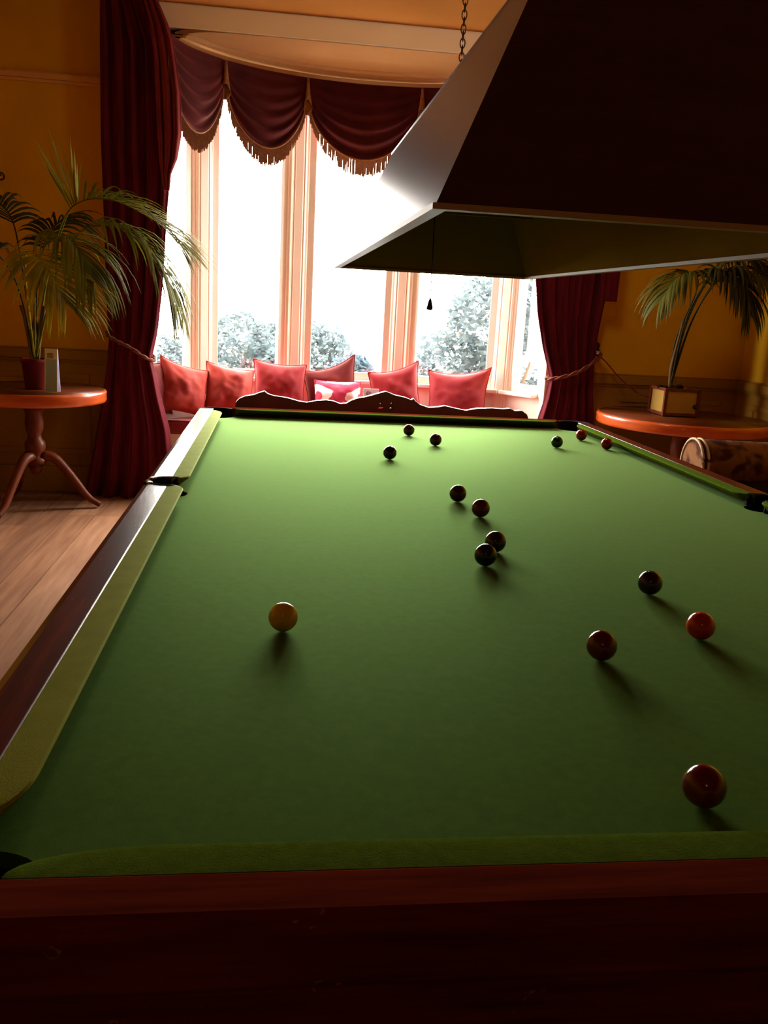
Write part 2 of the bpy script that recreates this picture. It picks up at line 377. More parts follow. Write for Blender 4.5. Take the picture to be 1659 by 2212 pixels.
# bay ceiling and stepped curved cornice
poly = [(JL[0] - .1, YF + .05)] + [(p[0] * 1.06, p[1] + .1) for p in BV[1:5]] + [(JR[0] + .1, YF + .05)]
struct(MB().prism(poly, LZ, LZ + .12).build('ceiling', M['cream']))
EC, EA, EB = (-.02, 3.5), 1.37, 1.0
def ell(t, d=0): return (EC[0] + (EA - d) * math.cos(t), EC[1] + (EB - d) * math.sin(t))
prof = [(-.24, 3.16), (-.24, 3.05), (.0, 3.05), (.004, 3.082), (.010, 3.088), (.016, 3.088), (.018, 3.080), (.10, 3.084), (.106, 3.098), (.112, 3.104), (.118, 3.098), (.17, 3.102), (.176, 3.112), (.24, 3.118), (.34, 3.128), (.46, 3.134), (.60, 3.137), (.72, 3.138)]
mb = MB(); NA = 72; T0, T1 = math.radians(179), math.radians(1)
def cornice_pt(u, v):
    d, z = prof[round(v * (len(prof) - 1))]; t = T0 + (T1 - T0) * u; p = (EC[0] + (EA - .22 * d) * math.cos(t), EC[1] + (EB - d) * math.sin(t)); return (p[0], max(p[1], YF - .028), z)
mb.grid(cornice_pt, NA, len(prof) - 1)
o = struct(mb.build('trim_16', M['cornice']), 'curved stepped plaster cornice of the bay')
for q in o.data.polygons: q.use_smooth = False

# ------------------------------------------------------------------ garden outside
struct(MB().box((-14, 4.95, -.6), (14, 26, -.5)).build('ground', M['ground']), 'pale ground outside the windows')
def bush(x, y, h, r, label, m, seed, n=900):
    rr = random.Random(seed)
    root = thing('garden_bush', label, 'bush', (x, y, -.5), 'bushes outside the bay')
    st = MB()
    for k in range(6):
        a = rr.uniform(0, 2 * PI); st.tube([(x, y, -.5), (x + .2 * r * math.cos(a), y + .2 * r * math.sin(a), -.5 + h * .35), (x + .5 * r * math.cos(a), y + .5 * r * math.sin(a), -.5 + h * .75)], [.035, .025, .01], 5)
    st.build('stem', M['bark'], root)
    lf = MB(); blobs = [(rr.uniform(-.6, .6) * r, rr.uniform(-.6, .6) * r, rr.uniform(.25, .85) * h, rr.uniform(.3, .55) * r) for _ in range(9)]
    for k in range(int(n * 4.5)):
        bx, by, bz, br = rr.choice(blobs)
        d = Vector((rr.gauss(0, 1), rr.gauss(0, 1), rr.gauss(0, 1))).normalized() * br * rr.uniform(.6, 1.0)
        c = Vector((x + bx, y + by, -.5 + bz)) + d
        if c.z < -.45: continue
        s = rr.uniform(.02, .045); e1 = Vector((rr.gauss(0, 1), rr.gauss(0, 1), rr.gauss(0, .6))).normalized(); e2 = e1.cross(Vector((rr.gauss(0, 1), rr.gauss(0, 1), rr.gauss(0, 1)))).normalized()
        lf.add([c - e1 * s * 1.5, c - e2 * s * .6, c + e1 * s * 1.5, c + e2 * s * .6], [(0, 1, 2, 3)])
    o = lf.build('foliage', m, root); o['kind'] = 'stuff'
bush(1.9, 7.2, 2.5, 1.15, 'tall grey-green bush outside the fourth window from the left', M['bush'], 1, 2600)
bush(3.6, 6.6, 2.4, 1.0, 'blue-green bush outside the rightmost bay window by the right curtain', M['bush_b'], 2, 2000)
bush(-.7, 8.6, 1.75, 1.0, 'low grey bush outside the second window above the red cushions', M['bush'], 3, 1800)
bush(.15, 6.4, 1.6, .35, 'slim blue-green shrub beside the post left of the middle window', M['bush_b'], 4, 500)
bush(-2.35, 10.4, 1.35, .8, 'faint bush seen through the narrow window strip beside the left curtain', M['bush'], 6, 1000)

# ------------------------------------------------------------------ snooker table
HW, HL, RZ = .889, 1.7845, CZ + .036
tb = thing('snooker_table', 'full-size mahogany snooker table with worn green cloth', 'snooker table', (0, 0, 0))
PC, PM = .078, .052            # pocket radii
def bed():
    pts = []
    X, Y = HW + .05, HL + .05
    # walk counter-clockwise from the right middle pocket, each pocket a scallop cut from the edge
    def scallop(cx, cy, r, a0, a1, n=12):
        for k in range(n + 1):
            a = math.radians(a0 + (a1 - a0) * k / n); pts.append((cx + r * math.cos(a), cy + r * math.sin(a)))
    scallop(X, 0, PM, 270, 90)
    scallop(X - .02, Y - .02, PC, 285, 165)
    scallop(-X + .02, Y - .02, PC, 15, -105)
    scallop(-X, 0, PM, 90, -90)
    scallop(-X + .02, -Y + .02, PC, 105, -15)
    scallop(X - .02, -Y + .02, PC, 195, 75)
    return pts
MB().prism(bed(), CZ - .02, CZ).build('bed_cloth', M['cloth'], tb)
MB().prism([(q[0] * .999, q[1] * .999) for q in bed()], CZ - .07, CZ - .021).build('slate_bed', M['leather'], tb)
# cushions: profile across (distance from nose outward, height), mitred and rounded towards the pockets
def cushion(p0, p1, out, cut0, cut1, name='cushion'):
    """p0-p1: nose line; out: outward normal; cut: extra length removed at the nose, curving back to the rail"""
    p0, p1, out = Vector(p0), Vector(p1), Vector(out); u = (p1 - p0).normalized(); L = (p1 - p0).length
    prof = [(.05, .004), (.028, .010), (.004, .029), (.0, .034), (.003, .0375), (.012, .0385), (.05, .0375), (.05, .004)]
    NS = 40; v = []; f = []
    ts = []
    for k in range(9): ts.append(cut0 * (1 - math.cos(PI / 2 * k / 8)))
    for k in range(1, 12): ts.append(cut0 + (L - cut0 - cut1) * k / 12)
    for k in range(9): ts.append(L - cut1 * (1 - math.cos(PI / 2 * (8 - k) / 8)))
    def setback(t):
        d = 0
        if t < cut0: q = 1 - t / cut0; d = .049 * (1 - math.sqrt(max(0, 1 - q ** 2.2)))
        if t > L - cut1: q = 1 - (L - t) / cut1; d = .049 * (1 - math.sqrt(max(0, 1 - q ** 2.2)))
        return d
    n = len(prof)
    for t in ts:
        s = setback(t)
        for (d, z) in prof:
            dd = s + d * (.05 - s) / .05
            q = p0 + u * t + out * dd; v.append((q.x, q.y, CZ + z))
    for i in range(len(ts) - 1):
        for k in range(n - 1): f.append((i * n + k, i * n + k + 1, (i + 1) * n + k + 1, (i + 1) * n + k))
    f.append(tuple(range(n - 1))); f.append(tuple(range((len(ts) - 1) * n, len(ts) * n - 1)))
    mb = MB(); mb.add(v, f, True); return mb
G, GC = .045, .055
for (p0, p1, out, c0, c1) in (
        ((-HW, -HL + GC), (-HW, -G), (-1, 0), .09, .06), ((-HW, G), (-HW, HL - GC), (-1, 0), .06, .09),
        ((HW, -HL + GC), (HW, -G), (1, 0), .09, .06), ((HW, G), (HW, HL - GC), (1, 0), .06, .09),
        ((-HW + GC - .04, -HL), (HW - GC + .04, -HL), (0, -1), .16, .16), ((-HW + GC, HL), (HW - GC, HL), (0, 1), .09, .09)):
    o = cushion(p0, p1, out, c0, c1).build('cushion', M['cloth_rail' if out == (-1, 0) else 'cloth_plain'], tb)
    bm = bmesh.new(); bm.from_mesh(o.data); bmesh.ops.remove_doubles(bm, verts=bm.verts, dist=1e-5)
    bmesh.ops.recalc_face_normals(bm, faces=bm.faces); bm.to_mesh(o.data); bm.free()
    md = o.modifiers.new('edge', 'EDGE_SPLIT'); md.split_angle = .7
# wooden rails (rounded outer edge)
def rail(p0, p1, out, m, e0=0, e1=0):
    p0, p1, out = Vector(p0), Vector(p1), Vector(out); u = (p1 - p0).normalized()
    prof = [(.0, .0), (.0, .0372), (.003, .0380), (.055, .0380), (.068, .034), (.073, .024), (.073, -.03), (.06, -.045), (.06, -.05), (.0, -.05)]
    v = []; f = []; n = len(prof)
    for s, e in ((p0, e0), (p1, e1)):
        for (d, z) in prof:
            q = s + out * (.05 + d) + u * (e * d * (1 if s is p1 else -1)); v.append((q.x, q.y, CZ + z))
    for k in range(n): j = (k + 1) % n; f.append((k, j, n + j, n + k))
    f.append(tuple(range(n - 1, -1, -1))); f.append(tuple(range(n, 2 * n)))
    return MB().add(v, f)
for (p0, p1, out, m) in (((-HW, -HL - .01), (-HW, -.048), (-1, 0), 'mahog'), ((-HW, .048), (-HW, HL + .01), (-1, 0), 'mahog'),
                         ((HW, -HL - .01), (HW, -.048), (1, 0), 'mahog'), ((HW, .048), (HW, HL + .01), (1, 0), 'mahog'),
                         ((-HW - .0, -HL), (HW + .0, -HL), (0, -1), 'mahog_x'), ((-HW + .04, HL), (HW - .04, HL), (0, 1), 'mahog_x')):
    o = rail(p0, p1, out, m).build('rail', M[m], tb, bevel=.002)
    bm = bmesh.new(); bm.from_mesh(o.data); bmesh.ops.recalc_face_normals(bm, faces=bm.faces); bm.to_mesh(o.data); bm.free()
# frame under the slate, legs
mb = MB(); X, Y = HW + .09, HL + .09
for (a, b) in (((-X, -Y), (-X + .06, Y)), ((X - .06, -Y), (X, Y)), ((-X + .06, -Y), (X - .06, -Y + .06)), ((-X + .06, Y - .06), (X - .06, Y))):
    mb.box((a[0], a[1], CZ - .26), (b[0], b[1], CZ - .052))
mb.build('apron', M['mahog_x'], tb, bevel=.008)
mb = MB()
for (a, b) in (((-X - .012, -Y - .012), (-X + .05, Y + .012)), ((X - .05, -Y - .012), (X + .012, Y + .012)), ((-X + .05, -Y - .012), (X - .05, -Y + .05)), ((-X + .05, Y - .05), (X - .05, Y + .012))):
    mb.box((a[0], a[1], CZ - .285), (b[0], b[1], CZ - .26))
mb.build('apron_moulding', M['mahog_x'], tb, bevel=.008)
for lx in (-.82, .82):
    for ly in (-1.66, -.56, .56, 1.66):
        MB().lathe([(.07, CZ - .285), (.07, .50), (.085, .48), (.085, .45), (.06, .43), (.078, .36), (.085, .26), (.07, .14), (.05, .10), (.062, .08), (.062, .06), (.05, .05), (.055, 0)][::-1], (lx, ly), 18).build('leg', M['mahog'], tb)
# pockets: leather-lined U, hanging net, metal plate
def pocket(cx, cy, ang, r, back):
    a0 = math.radians(ang)
    top = .041 if cy == 0 else .034
    pts_o = []; n = 16
    for k in range(n + 1):
        a = a0 - math.radians(115) + math.radians(230) * k / n; pts_o.append((cx + math.cos(a) * r, cy + math.sin(a) * r))
    v = []; f = []
    for (px, py) in pts_o:
        d = Vector((px - cx, py - cy)).normalized()
        for (e, z) in ((0, CZ - .03), (.0, CZ + top - .013), (.004, CZ + top - .005), (.014, CZ + top), (.022, CZ + top - .005), (.022, CZ - .03)):
            v.append((px + d.x * e, py + d.y * e, z))
    for i in range(n):
        for k in range(5): f.append((i * 6 + k, i * 6 + k + 1, i * 6 + 7 + k, i * 6 + 6 + k))
    f.append((5, 4, 3, 2, 1, 0)); f.append(tuple(range(n * 6, n * 6 + 6)))
    o = MB().add(v, f, True).build('pocket', M['leather'], tb)
    nt = MB()
    for k in range(14):
        a = 2 * PI * k / 14
        nt.tube([(cx + math.cos(a) * r * q, cy + math.sin(a) * r * q, CZ - .02 - z) for q, z in ((.99, 0), (.95, .06), (.75, .12), (.3, .16), (0.02, .17))], .002, 4)
    for q, z in ((.97, .04), (.88, .09), (.6, .135)):
        nt.tube([(cx + math.cos(2 * PI * k / 18) * r * q, cy + math.sin(2 * PI * k / 18) * r * q, CZ - .02 - z) for k in range(18)], .002, 4, closed=True)
    nt.build('net', M['net'], o)
    MB().lathe([(.02, CZ - .21), (r * .55, CZ - .2), (r * .9, CZ - .15), (r * 1.0, CZ - .075), (r * .97, CZ - .075), (r * .85, CZ - .14), (r * .5, CZ - .185), (.018, CZ - .195)], (cx, cy), 18).build('pocket_bag', M['leather'], o)
    d = Vector((math.cos(a0), math.sin(a0)))
    t = Vector((-d.y, d.x)); c = Vector((cx, cy)) + d * (r + .014)
    for s in (-1, 1) if cy == 0 else ():
        q = c - d * .012 + t * s * r * .72
        MB().box((q.x - .011, q.y - .007, CZ + .036), (q.x + .011, q.y + .007, CZ + .0425), rz=a0 + PI / 2 + s * .5).build('pocket_plate', M['steel'], o, bevel=.002)
X, Y = HW + .05, HL + .05
pocket(-X - .005, 0, 180, PM - .006, 0); pocket(X + .005, 0, 0, PM - .006, 0)
for sx in (-1, 1):
    for sy in (-1, 1):
        pocket(sx * (X - .014), sy * (Y - .014), math.degrees(math.atan2(sy, sx)), PC - .006, 0)

# ------------------------------------------------------------------ balls
def ball_mat(n, c): return mat(n, c, .12, .4, coat=.25)
BM = dict(red=ball_mat('red_ball', (150, 16, 12)), orange=ball_mat('bright_red_ball', (196, 44, 18)), dark=ball_mat('dark_ball', (50, 12, 14)), black=ball_mat('black_ball', (20, 14, 15)),
          brown=ball_mat('brown_ball', (58, 24, 18)), green=ball_mat('green_ball', (18, 56, 20)), yellow=ball_mat('yellow_ball', (216, 178, 50)), deep=ball_mat('deep_red_ball', (104, 10, 14)), maroon=ball_mat('maroon_ball', (74, 14, 16)))
me = bpy.data.meshes.new('ball'); tmp = MB(); R = .02625; NU, NV = 36, 20
vv = [(0, 0, -R)] + [(R * math.sin(PI * j / NV) * math.cos(2 * PI * i / NU), R * math.sin(PI * j / NV) * math.sin(2 * PI * i / NU), -R * math.cos(PI * j / NV)) for j in range(1, NV) for i in range(NU)] + [(0, 0, R)]
ff = [(0, 1 + (i + 1) % NU, 1 + i) for i in range(NU)] + [(1 + j * NU + i, 1 + j * NU + (i + 1) % NU, 1 + (j + 1) * NU + (i + 1) % NU, 1 + (j + 1) * NU + i) for j in range(NV - 2) for i in range(NU)] + [(1 + (NV - 2) * NU + i, 1 + (NV - 2) * NU + (i + 1) % NU, len(vv) - 1) for i in range(NU)]
for (bx, by, c, lab) in (
        (-.101, -1.679, 'deep', 'large glossy red ball nearest the camera, by the near cushion'),
        (-.064, -1.232, 'deep', 'deep red ball second nearest, with a long shadow to the right'),
        (.166, -1.133, 'orange', 'brightest orange-red ball near the right side of the cloth'),
        (.178, -.876, 'dark', 'dark ball just behind the bright orange-red ball'),
        (-.140, -.685, 'black', 'front black ball of the touching pair in mid table'),
        (-.087, -.566, 'brown', 'rear dark brown ball of the touching pair in mid table'),
        (-.041, -.204, 'deep', 'right-hand red ball of two just behind the middle pair'),
        (-.068, -.009, 'maroon', 'left-hand dark maroon ball of two just behind the middle pair'),
        (-.190, .711, 'black', 'black ball nearest of the three at the far end left of centre'),
        (.057, 1.091, 'maroon', 'dark ball rightmost of the three at the far end left of centre'),
        (-.020, 1.364, 'maroon', 'dark ball closest to the far cushion below the carved crest'),
        (.620, 1.150, 'green', 'dark green ball leftmost of three near the far right pocket'),
        (.823, 1.406, 'red', 'red ball in the far right corner, middle of three'),
        (.852, 1.148, 'red', 'red ball against the right cushion, rightmost of three'),
        (-.609, -1.106, 'yellow', 'single yellow ball on the left of the cloth')):
    mm = bpy.data.meshes.new('ball'); mm.from_pydata(vv, [], ff); mm.polygons.foreach_set('use_smooth', [True] * len(ff)); mm.materials.append(BM[c]); mm.update()
    o = bpy.data.objects.new('snooker_ball', mm); COL.objects.link(o); o.location = (bx, by, CZ + R + .0004); tag(o, lab, 'ball', 'snooker balls on the cloth')

# ------------------------------------------------------------------ lamp shade over the table
SX, SY0, SY1, SZ, SH, TS, TE = .407, -1.25, 1.11, CZ + .72, .42, .19, .17
sh = thing('snooker_lampshade', 'long dark maroon snooker table light shade hung over the table', 'lamp shade', (0, (SY0 + SY1) / 2, SZ))
def ring(h, off=0):
    s = TS * h / SH + off; e = TE * h / SH + off
    return [(-SX + s, SY0 + e, SZ + h), (SX - s, SY0 + e, SZ + h), (SX - s, SY1 - e, SZ + h), (-SX + s, SY1 - e, SZ + h)]
for i, nm in ((0, 'end_panel'), (1, 'side_panel'), (2, 'end_panel'), (3, 'side_panel')):
    a, b = ring(0.004), ring(SH); a2, b2 = ring(.004, .006), ring(SH, .006); j = (i + 1) % 4
    MB().add([a[i], a[j], b[j], b[i], a2[i], a2[j], b2[j], b2[i]], [(0, 1, 2, 3), (5, 4, 7, 6), (0, 4, 5, 1), (2, 6, 7, 3), (1, 5, 6, 2), (0, 3, 7, 4)]).build(nm, M['shade'], sh)
    a, b = ring(.006, .0075), ring(SH - .01, .0075); a2, b2 = ring(.006, .01), ring(SH - .01, .01)
    MB().add([a[j], a[i], b[i], b[j], a2[j], a2[i], b2[i], b2[j]], [(0, 1, 2, 3), (5, 4, 7, 6), (0, 4, 5, 1), (2, 6, 7, 3), (1, 5, 6, 2), (0, 3, 7, 4)]).build('lining', M['shade_in'], sh)
t = ring(SH)
MB().add([t[0], t[1], t[2], t[3]] + [(q[0], q[1], q[2] + .008) for q in t], [(3, 2, 1, 0), (4, 5, 6, 7), (0, 1, 5, 4), (1, 2, 6, 5), (2, 3, 7, 6), (3, 0, 4, 7)]).build('top_board', M['shade'], sh)
mb = MB(); r0, r1 = ring(0, -.003), ring(0, .02)
for i in range(4):
    j = (i + 1) % 4
    v = [r0[i], r0[j], r1[j], r1[i]]; v = [(q[0], q[1], SZ - .002) for q in v] + [(q[0], q[1], SZ + .007) for q in v]
    mb.add(v, [(3, 2, 1, 0), (4, 5, 6, 7), (0, 1, 5, 4), (1, 2, 6, 5), (2, 3, 7, 6), (3, 0, 4, 7)])
mb.build('rim', M['shade_rim'], sh)
# cross braces inside, lamp holders with bulbs
mb = MB()
for y in (.75, -.07, -.9):
    mb.box((-.3, y - .012, SZ + .2), (.3, y + .012, SZ + .225))
mb.box((-.02, SY0 + .15, SZ + .225), (.02, SY1 - .15, SZ + .24))
mb.build('brace', M['shade_in'], sh)
for y in (.78, -.92):
    mb = MB(); z = SZ + SH + .008; k = 0
    while z < ZC + .0:
        ln, wd, r = .026, .009, .0022
        pts = []
        for q in range(12):
            a = 2 * PI * q / 12; cx, cz = wd * math.cos(a), (ln / 2 + .004) * math.sin(a)
            pts.append((cx if k % 2 else 0, y + (0 if k % 2 else cx), min(z + ln / 2 + cz, ZC)))
        mb.tube(pts, r, 4, closed=True); z += ln - .003; k += 1
    mb.build('chain', M['brass'], sh)
cy = .8
cd = MB().tube([(-.058, cy, SZ + .22), (-.055, cy, 1.47)], .0018, 6).build('pull_cord', M['iron'], sh)
MB().lathe([(.002, 1.476), (.006, 1.468), (.009, 1.455), (.013, 1.44), (.012, 1.433), (.004, 1.43)][::-1], (-.055, cy), 12).build('acorn_pull', M['iron'], cd)

# ------------------------------------------------------------------ curtains
def drape(name, mkey, zt, zb, inner, outer, y0, amp, nf, parent, sgn, ph=0, bag=None):
    """inner / outer: tables z -> x"""
    def fn(u, v):
        z = zt + (zb - zt) * v
        xi, xo = interp(inner, z), interp(outer, z)
        w = abs(xi - xo); x = xo + (xi - xo) * u
        a = amp * min(1.3, w / .45)
        y = y0 - a * (math.sin(u * nf * 2 * PI + ph + .5 * math.sin(3 * z)) * (.8 + .2 * math.sin(5 * u + 2 * z)) + .35 * math.sin(u * nf * 4.3 * PI + z * 1.3))
        if bag: y -= bag(z) * math.sin(PI * u)
        x += sgn * .35 * a * math.cos(u * nf * 2 * PI + ph + z * .7) * min(1, 4 * u * (1 - u) + .0)
        return (x, y, z)
    return MB().grid(fn, 110, 70).build(name, M[mkey], parent, solid=.006)
def rope(pts, r, parent, name='tieback', m='rope'):
    P = smooth_path(pts, 46); mb = MB()
    for s in range(2):
        Q = []
        for i, p in enumerate(P):
            t = (P[min(i + 1, len(P) - 1)] - P[max(i - 1, 0)]).normalized(); a = t.cross(Vector((0, 0, 1))).normalized(); b = a.cross(t)
            th = i * .9 + s * PI; Q.append(p + a * math.cos(th) * r * .6 + b * math.sin(th) * r * .6)
        mb.tube(Q, r * .75, 6)
    return mb.build(name, M[m], parent)
# left curtain
lc = thing('long_curtain', 'dark maroon floor-length curtain tied back left of the bay window', 'curtain', (-1.65, 3.66, 0), 'pair of window curtains')
inn = [(3.27, -1.50), (3.0, -1.37), (2.57, -1.36), (2.17, -1.37), (2.0, -1.385), (1.485, -1.42), (1.2, -1.455), (1.0, -1.50), (.88, -1.47), (.73, -1.44), (.50, -1.38), (.2, -1.36), (0, -1.38)]
out = [(3.27, -1.80), (2.4, -1.81), (1.22, -1.79), (1.14, -1.78), (.91, -1.80), (.58, -1.854), (.25, -1.92), (0, -1.98)]
drape('drape', 'velvet', 3.27, .006, inn, out, 3.68, .028, 4.5, lc, 1, bag=lambda z: .05 * math.exp(-((z - .6) / .5) ** 2))
rope([(-1.80, 3.80, 1.20), (-1.78, 3.60, 1.15), (-1.70, 3.54, 1.11), (-1.62, 3.53, 1.075), (-1.52, 3.55, 1.01), (-1.475, 3.64, .99), (-1.52, 3.74, 1.03), (-1.68, 3.80, 1.12), (-1.80, 3.80, 1.20)], .011, lc)
jn = [(3.27, -1.45), (3.1, -1.37), (3.0, -1.335), (2.7, -1.29), (2.45, -1.285), (2.3, -1.31), (2.2, -1.35), (2.1, -1.36)]
jo = [(3.27, -1.53), (3.1, -1.48), (2.9, -1.45), (2.6, -1.44), (2.3, -1.425), (2.1, -1.40)]
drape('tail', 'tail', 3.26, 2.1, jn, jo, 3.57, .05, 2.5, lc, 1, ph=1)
# right curtain
rc = thing('long_curtain', 'maroon curtain roped back to the right of the bay, before the orange wall', 'curtain', (1.55, 3.66, 0), 'pair of window curtains')
inn = [(3.27, 1.50), (3.0, 1.28), (2.4, 1.16), (1.9, 1.165), (1.676, 1.176), (1.436, 1.216), (1.209, 1.28), (.995, 1.357), (.842, 1.337), (.686, 1.299), (.35, 1.27), (0, 1.25)]
out = [(3.27, 1.79), (2.4, 1.77), (1.6, 1.72), (1.33, 1.69), (1.13, 1.682), (.9, 1.69), (.70, 1.72), (.3, 1.80), (0, 1.88)]
drape('drape', 'velvet', 3.27, .006, inn, out, 3.66, .035, 5.5, rc, -1, bag=lambda z: .05 * math.exp(-((z - .6) / .5) ** 2))
tb_ = rope([(1.74, 3.81, 1.19), (1.714, 3.62, 1.173), (1.584, 3.54, 1.083), (1.467, 3.52, 1.028), (1.36, 3.55, .995), (1.325, 3.64, .99), (1.40, 3.74, 1.01), (1.58, 3.80, 1.10), (1.74, 3.81, 1.19)], .012, rc)
MB().lathe([(.012, 1.16), (.026, 1.175), (.03, 1.19), (.018, 1.205), (.012, 1.22), (.02, 1.235), (.008, 1.26)], (1.745, 3.79), 12).build('hook', M['iron'], tb_)
jn = [(3.27, 1.40), (2.4, 1.55), (1.555, 1.66)]
jo = [(3.27, 1.80), (2.4, 1.785), (1.555, 1.77)]
drape('tail', 'velvet', 3.26, 1.556, jn, jo, 3.575, .016, 2.5, rc, -1, ph=.6)
cord = MB().tube(smooth_path([(1.745, 3.79, 1.17), (1.80, 3.76, 1.13), (1.896, 3.72, 1.028), (1.97, 3.66, .955), (2.04, 3.6, .905), (2.11, 3.5, .89), (2.15, 3.42, .93), (2.17, 3.36, .975)], 30), .005, 6).build('hanging_cord', M['velvet'])
tag(cord, 'thin cord sagging from the right curtain hook to the palm planter', 'cord')

# ------------------------------------------------------------------ swagged valance
va = thing('swag_valance', 'maroon swagged valance with gold fringe across the bay window', 'valance', (0, 3.9, 3.05))
def tx(xx): return math.acos(max(-1, min(1, (xx - EC[0]) / EA)))
peaks = [math.radians(176), tx(-1.06), tx(-.465), tx(.41), tx(1.02), math.radians(4)]
drops = [.50, .50, .51, .50, .50]
ZT = 3.05
for k in range(5):
    ta, tb2, D = peaks[k], peaks[k + 1], drops[k]
    def base(u, off=0):
        a = ta + (tb2 - ta) * u
        p = Vector(ell(a, .02 + off)); return p
    def shape(u): return math.sin(PI * u) ** .4
    def inward(u):
        a = ta + (tb2 - ta) * u; return Vector((-math.cos(a), -math.sin(a)))
    def fn(u, v, D=D):
        p = base(u); q = inward(u); s = math.sin(PI * max(0, min(1, u)))
        fold = .02 * s * math.sin(v * 5.2 * 2 * PI + 1.2 * abs(2 * u - 1)) * (.4 + .6 * v)
        bulge = .07 * s * math.sin(PI * min(1, v * .8))
        p = p + q * (bulge + fold + .004)
        z = ZT - v * (.03 + D * shape(u)) + .0
        return (p.x, p.y, z)
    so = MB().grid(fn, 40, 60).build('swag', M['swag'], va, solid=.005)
    edge = [Vector(fn(i / 40, 1)) for i in range(41)]
    MB().tube([e + Vector((0, 0, -.004)) for e in edge], .007, 6).build('braid', M['gold'], so)
    fr = MB(); rr = random.Random(k)
    NFR = 190
    for i in range(NFR):
        u = (i + .5 + rr.uniform(-.35, .35)) / NFR; e = Vector(fn(u, 1)); ln = .13 * rr.uniform(.82, 1.02) * (.55 + .45 * math.sin(PI * u)); w = .0034
        j = rr.uniform(-.004, .004)
        fr.add([(e.x - w, e.y, e.z), (e.x + w, e.y, e.z), (e.x + w + j, e.y - .004, e.z - ln), (e.x - w + j, e.y - .004, e.z - ln), (e.x, e.y + 2 * w, e.z), (e.x + j, e.y + 2 * w - .004, e.z - ln)],
               [(0, 1, 2, 3), (1, 4, 5, 2), (4, 0, 3, 5), (3, 2, 5)])
    o = fr.build('fringe', M['fringe'], so); o['kind'] = 'stuff'
for k in range(1, 5):
    p = Vector(ell(peaks[k], .03)); mb = MB(); rr = random.Random(k)
    def fn(u, v):
        a = 2 * PI * u; r = .008 + .022 * v ** 1.3; r *= 1 + .22 * math.sin(3 * a + 1) * v
        return (p.x + r * math.cos(a), p.y - .02 + r * .6 * math.sin(a), ZT - .01 - (.20 + .05 * math.sin(a)) * v)
    mb.grid(fn, 24, 12).build('bell_tail', M['gold'], va, solid=.003)

# ------------------------------------------------------------------ window seat and cushions
sp = [(JL[0] + .06, 3.80)] + [(p[0] * .985, p[1] - .045) for p in BV[1:5]] + [(JR[0] - .06, 3.80)]
ws = thing('window_seat', 'built-in window seat with a pink padded top running round the bay', 'bench', (0, 4.0, 0))
ins = [(q[0] * .985, q[1] + (.02 if i in (0, 5) else -.01)) for i, q in enumerate(sp)]
MB().prism(ins[::-1], 0, .455).build('base', M['bay'], ws)
MB().prism(sp[::-1], .46, .555).build('seat_pad', M['seat'], ws, bevel=.025)
MB().tube([(sp[0][0], 3.797, .55), (sp[-1][0], 3.797, .55)], .008, 6).build('piping', M['seat'], ws)

def pillow(name, label, m, loc, w, h, t, lean, yaw, roll, seed, pinch=.07, group='cushions along the window seat', peak=None):
    rr = random.Random(seed); N = 26; v = []; f = []; ph = [rr.uniform(0, 6) for _ in range(6)]
    def pt(i, j, side):
        a, b = 2 * i / N - 1, 2 * j / N - 1
        x = a * w / 2 * (1 - pinch * (1 - b * b)); z = b * h / 2 * (1 - pinch * (1 - a * a))
        if peak:                      # one corner pulled out to a point
            for (ca, cb, am) in peak:
                k = max(0, (a * ca + 1) / 2) ** 3 * max(0, (b * cb + 1) / 2) ** 3; x += ca * am * k * .4; z += cb * am * k
        th = t / 2 * max(0, (1 - abs(a) ** 2.6)) ** .55 * max(0, (1 - abs(b) ** 2.6)) ** .55
        rad = math.atan2(b, a); cr = (abs(a) * abs(b)) ** 1.5
        q3 = Vector((a * 1.6 + seed * 7.3, b * 1.6, side * 3.1)); th *= 1 + .22 * mnoise.noise(q3) + .10 * mnoise.noise(q3 * 2.7) + .10 * math.sin(5 * rad + ph[2]) * (a * a + b * b) * .5
        return (x, side * th, z)
    idx = {}
    for side in (-1, 1):
        for j in range(N + 1):
            for i in range(N + 1):
                edge = i in (0, N) or j in (0, N)
                key = (i, j) if edge else (i, j, side)
                if key not in idx: idx[key] = len(v); v.append(pt(i, j, side))
    for side in (-1, 1):
        g = lambda i, j: idx.get((i, j), idx.get((i, j, side)))
        for j in range(N):
            for i in range(N):
                q = (g(i, j), g(i + 1, j), g(i + 1, j + 1), g(i, j + 1)); f.append(q if side < 0 else q[::-1])
    o = thing(name, label, 'cushion', loc, group)
    rot = Matrix.Rotation(yaw, 3, 'Z') @ Matrix.Rotation(lean, 3, 'X') @ Matrix.Rotation(roll, 3, 'Y')
    mb = MB(); mb.add([rot @ Vector(p) + Vector(loc) for p in v], f, True); c = mb.build('cover', M[m], o)
    e = [rot @ Vector(pt(i, 0, 1)) + Vector(loc) for i in range(N)] + [rot @ Vector(pt(N, j, 1)) + Vector(loc) for j in range(N)] + [rot @ Vector(pt(N - i, N, 1)) + Vector(loc) for i in range(N)] + [rot @ Vector(pt(0, N - j, 1)) + Vector(loc) for j in range(N)]
    MB().tube(e, .004, 5, closed=True).build('piping', M[m], c)
    return o
R_ = math.radians
pillow('throw_cushion', 'dark red cushion half hidden behind the left curtain', 'red_c', (-1.50, 3.83, .775), .26, .38, .10, R_(-12), R_(48), R_(0), 1)
pillow('throw_cushion', 'big terracotta cushion leaning at the left end, next to the curtain', 'red_a', (-1.31, 3.94, .768), .37, .35, .15, R_(-14), R_(30), R_(12), 2, peak=[(-1, 1, .04)])
pillow('throw_cushion', 'slumped red cushion, second from the left curtain', 'red_a', (-.985, 4.10, .757), .37, .36, .16, R_(-18), R_(20), R_(8), 3, peak=[(-1, 1, .02)])
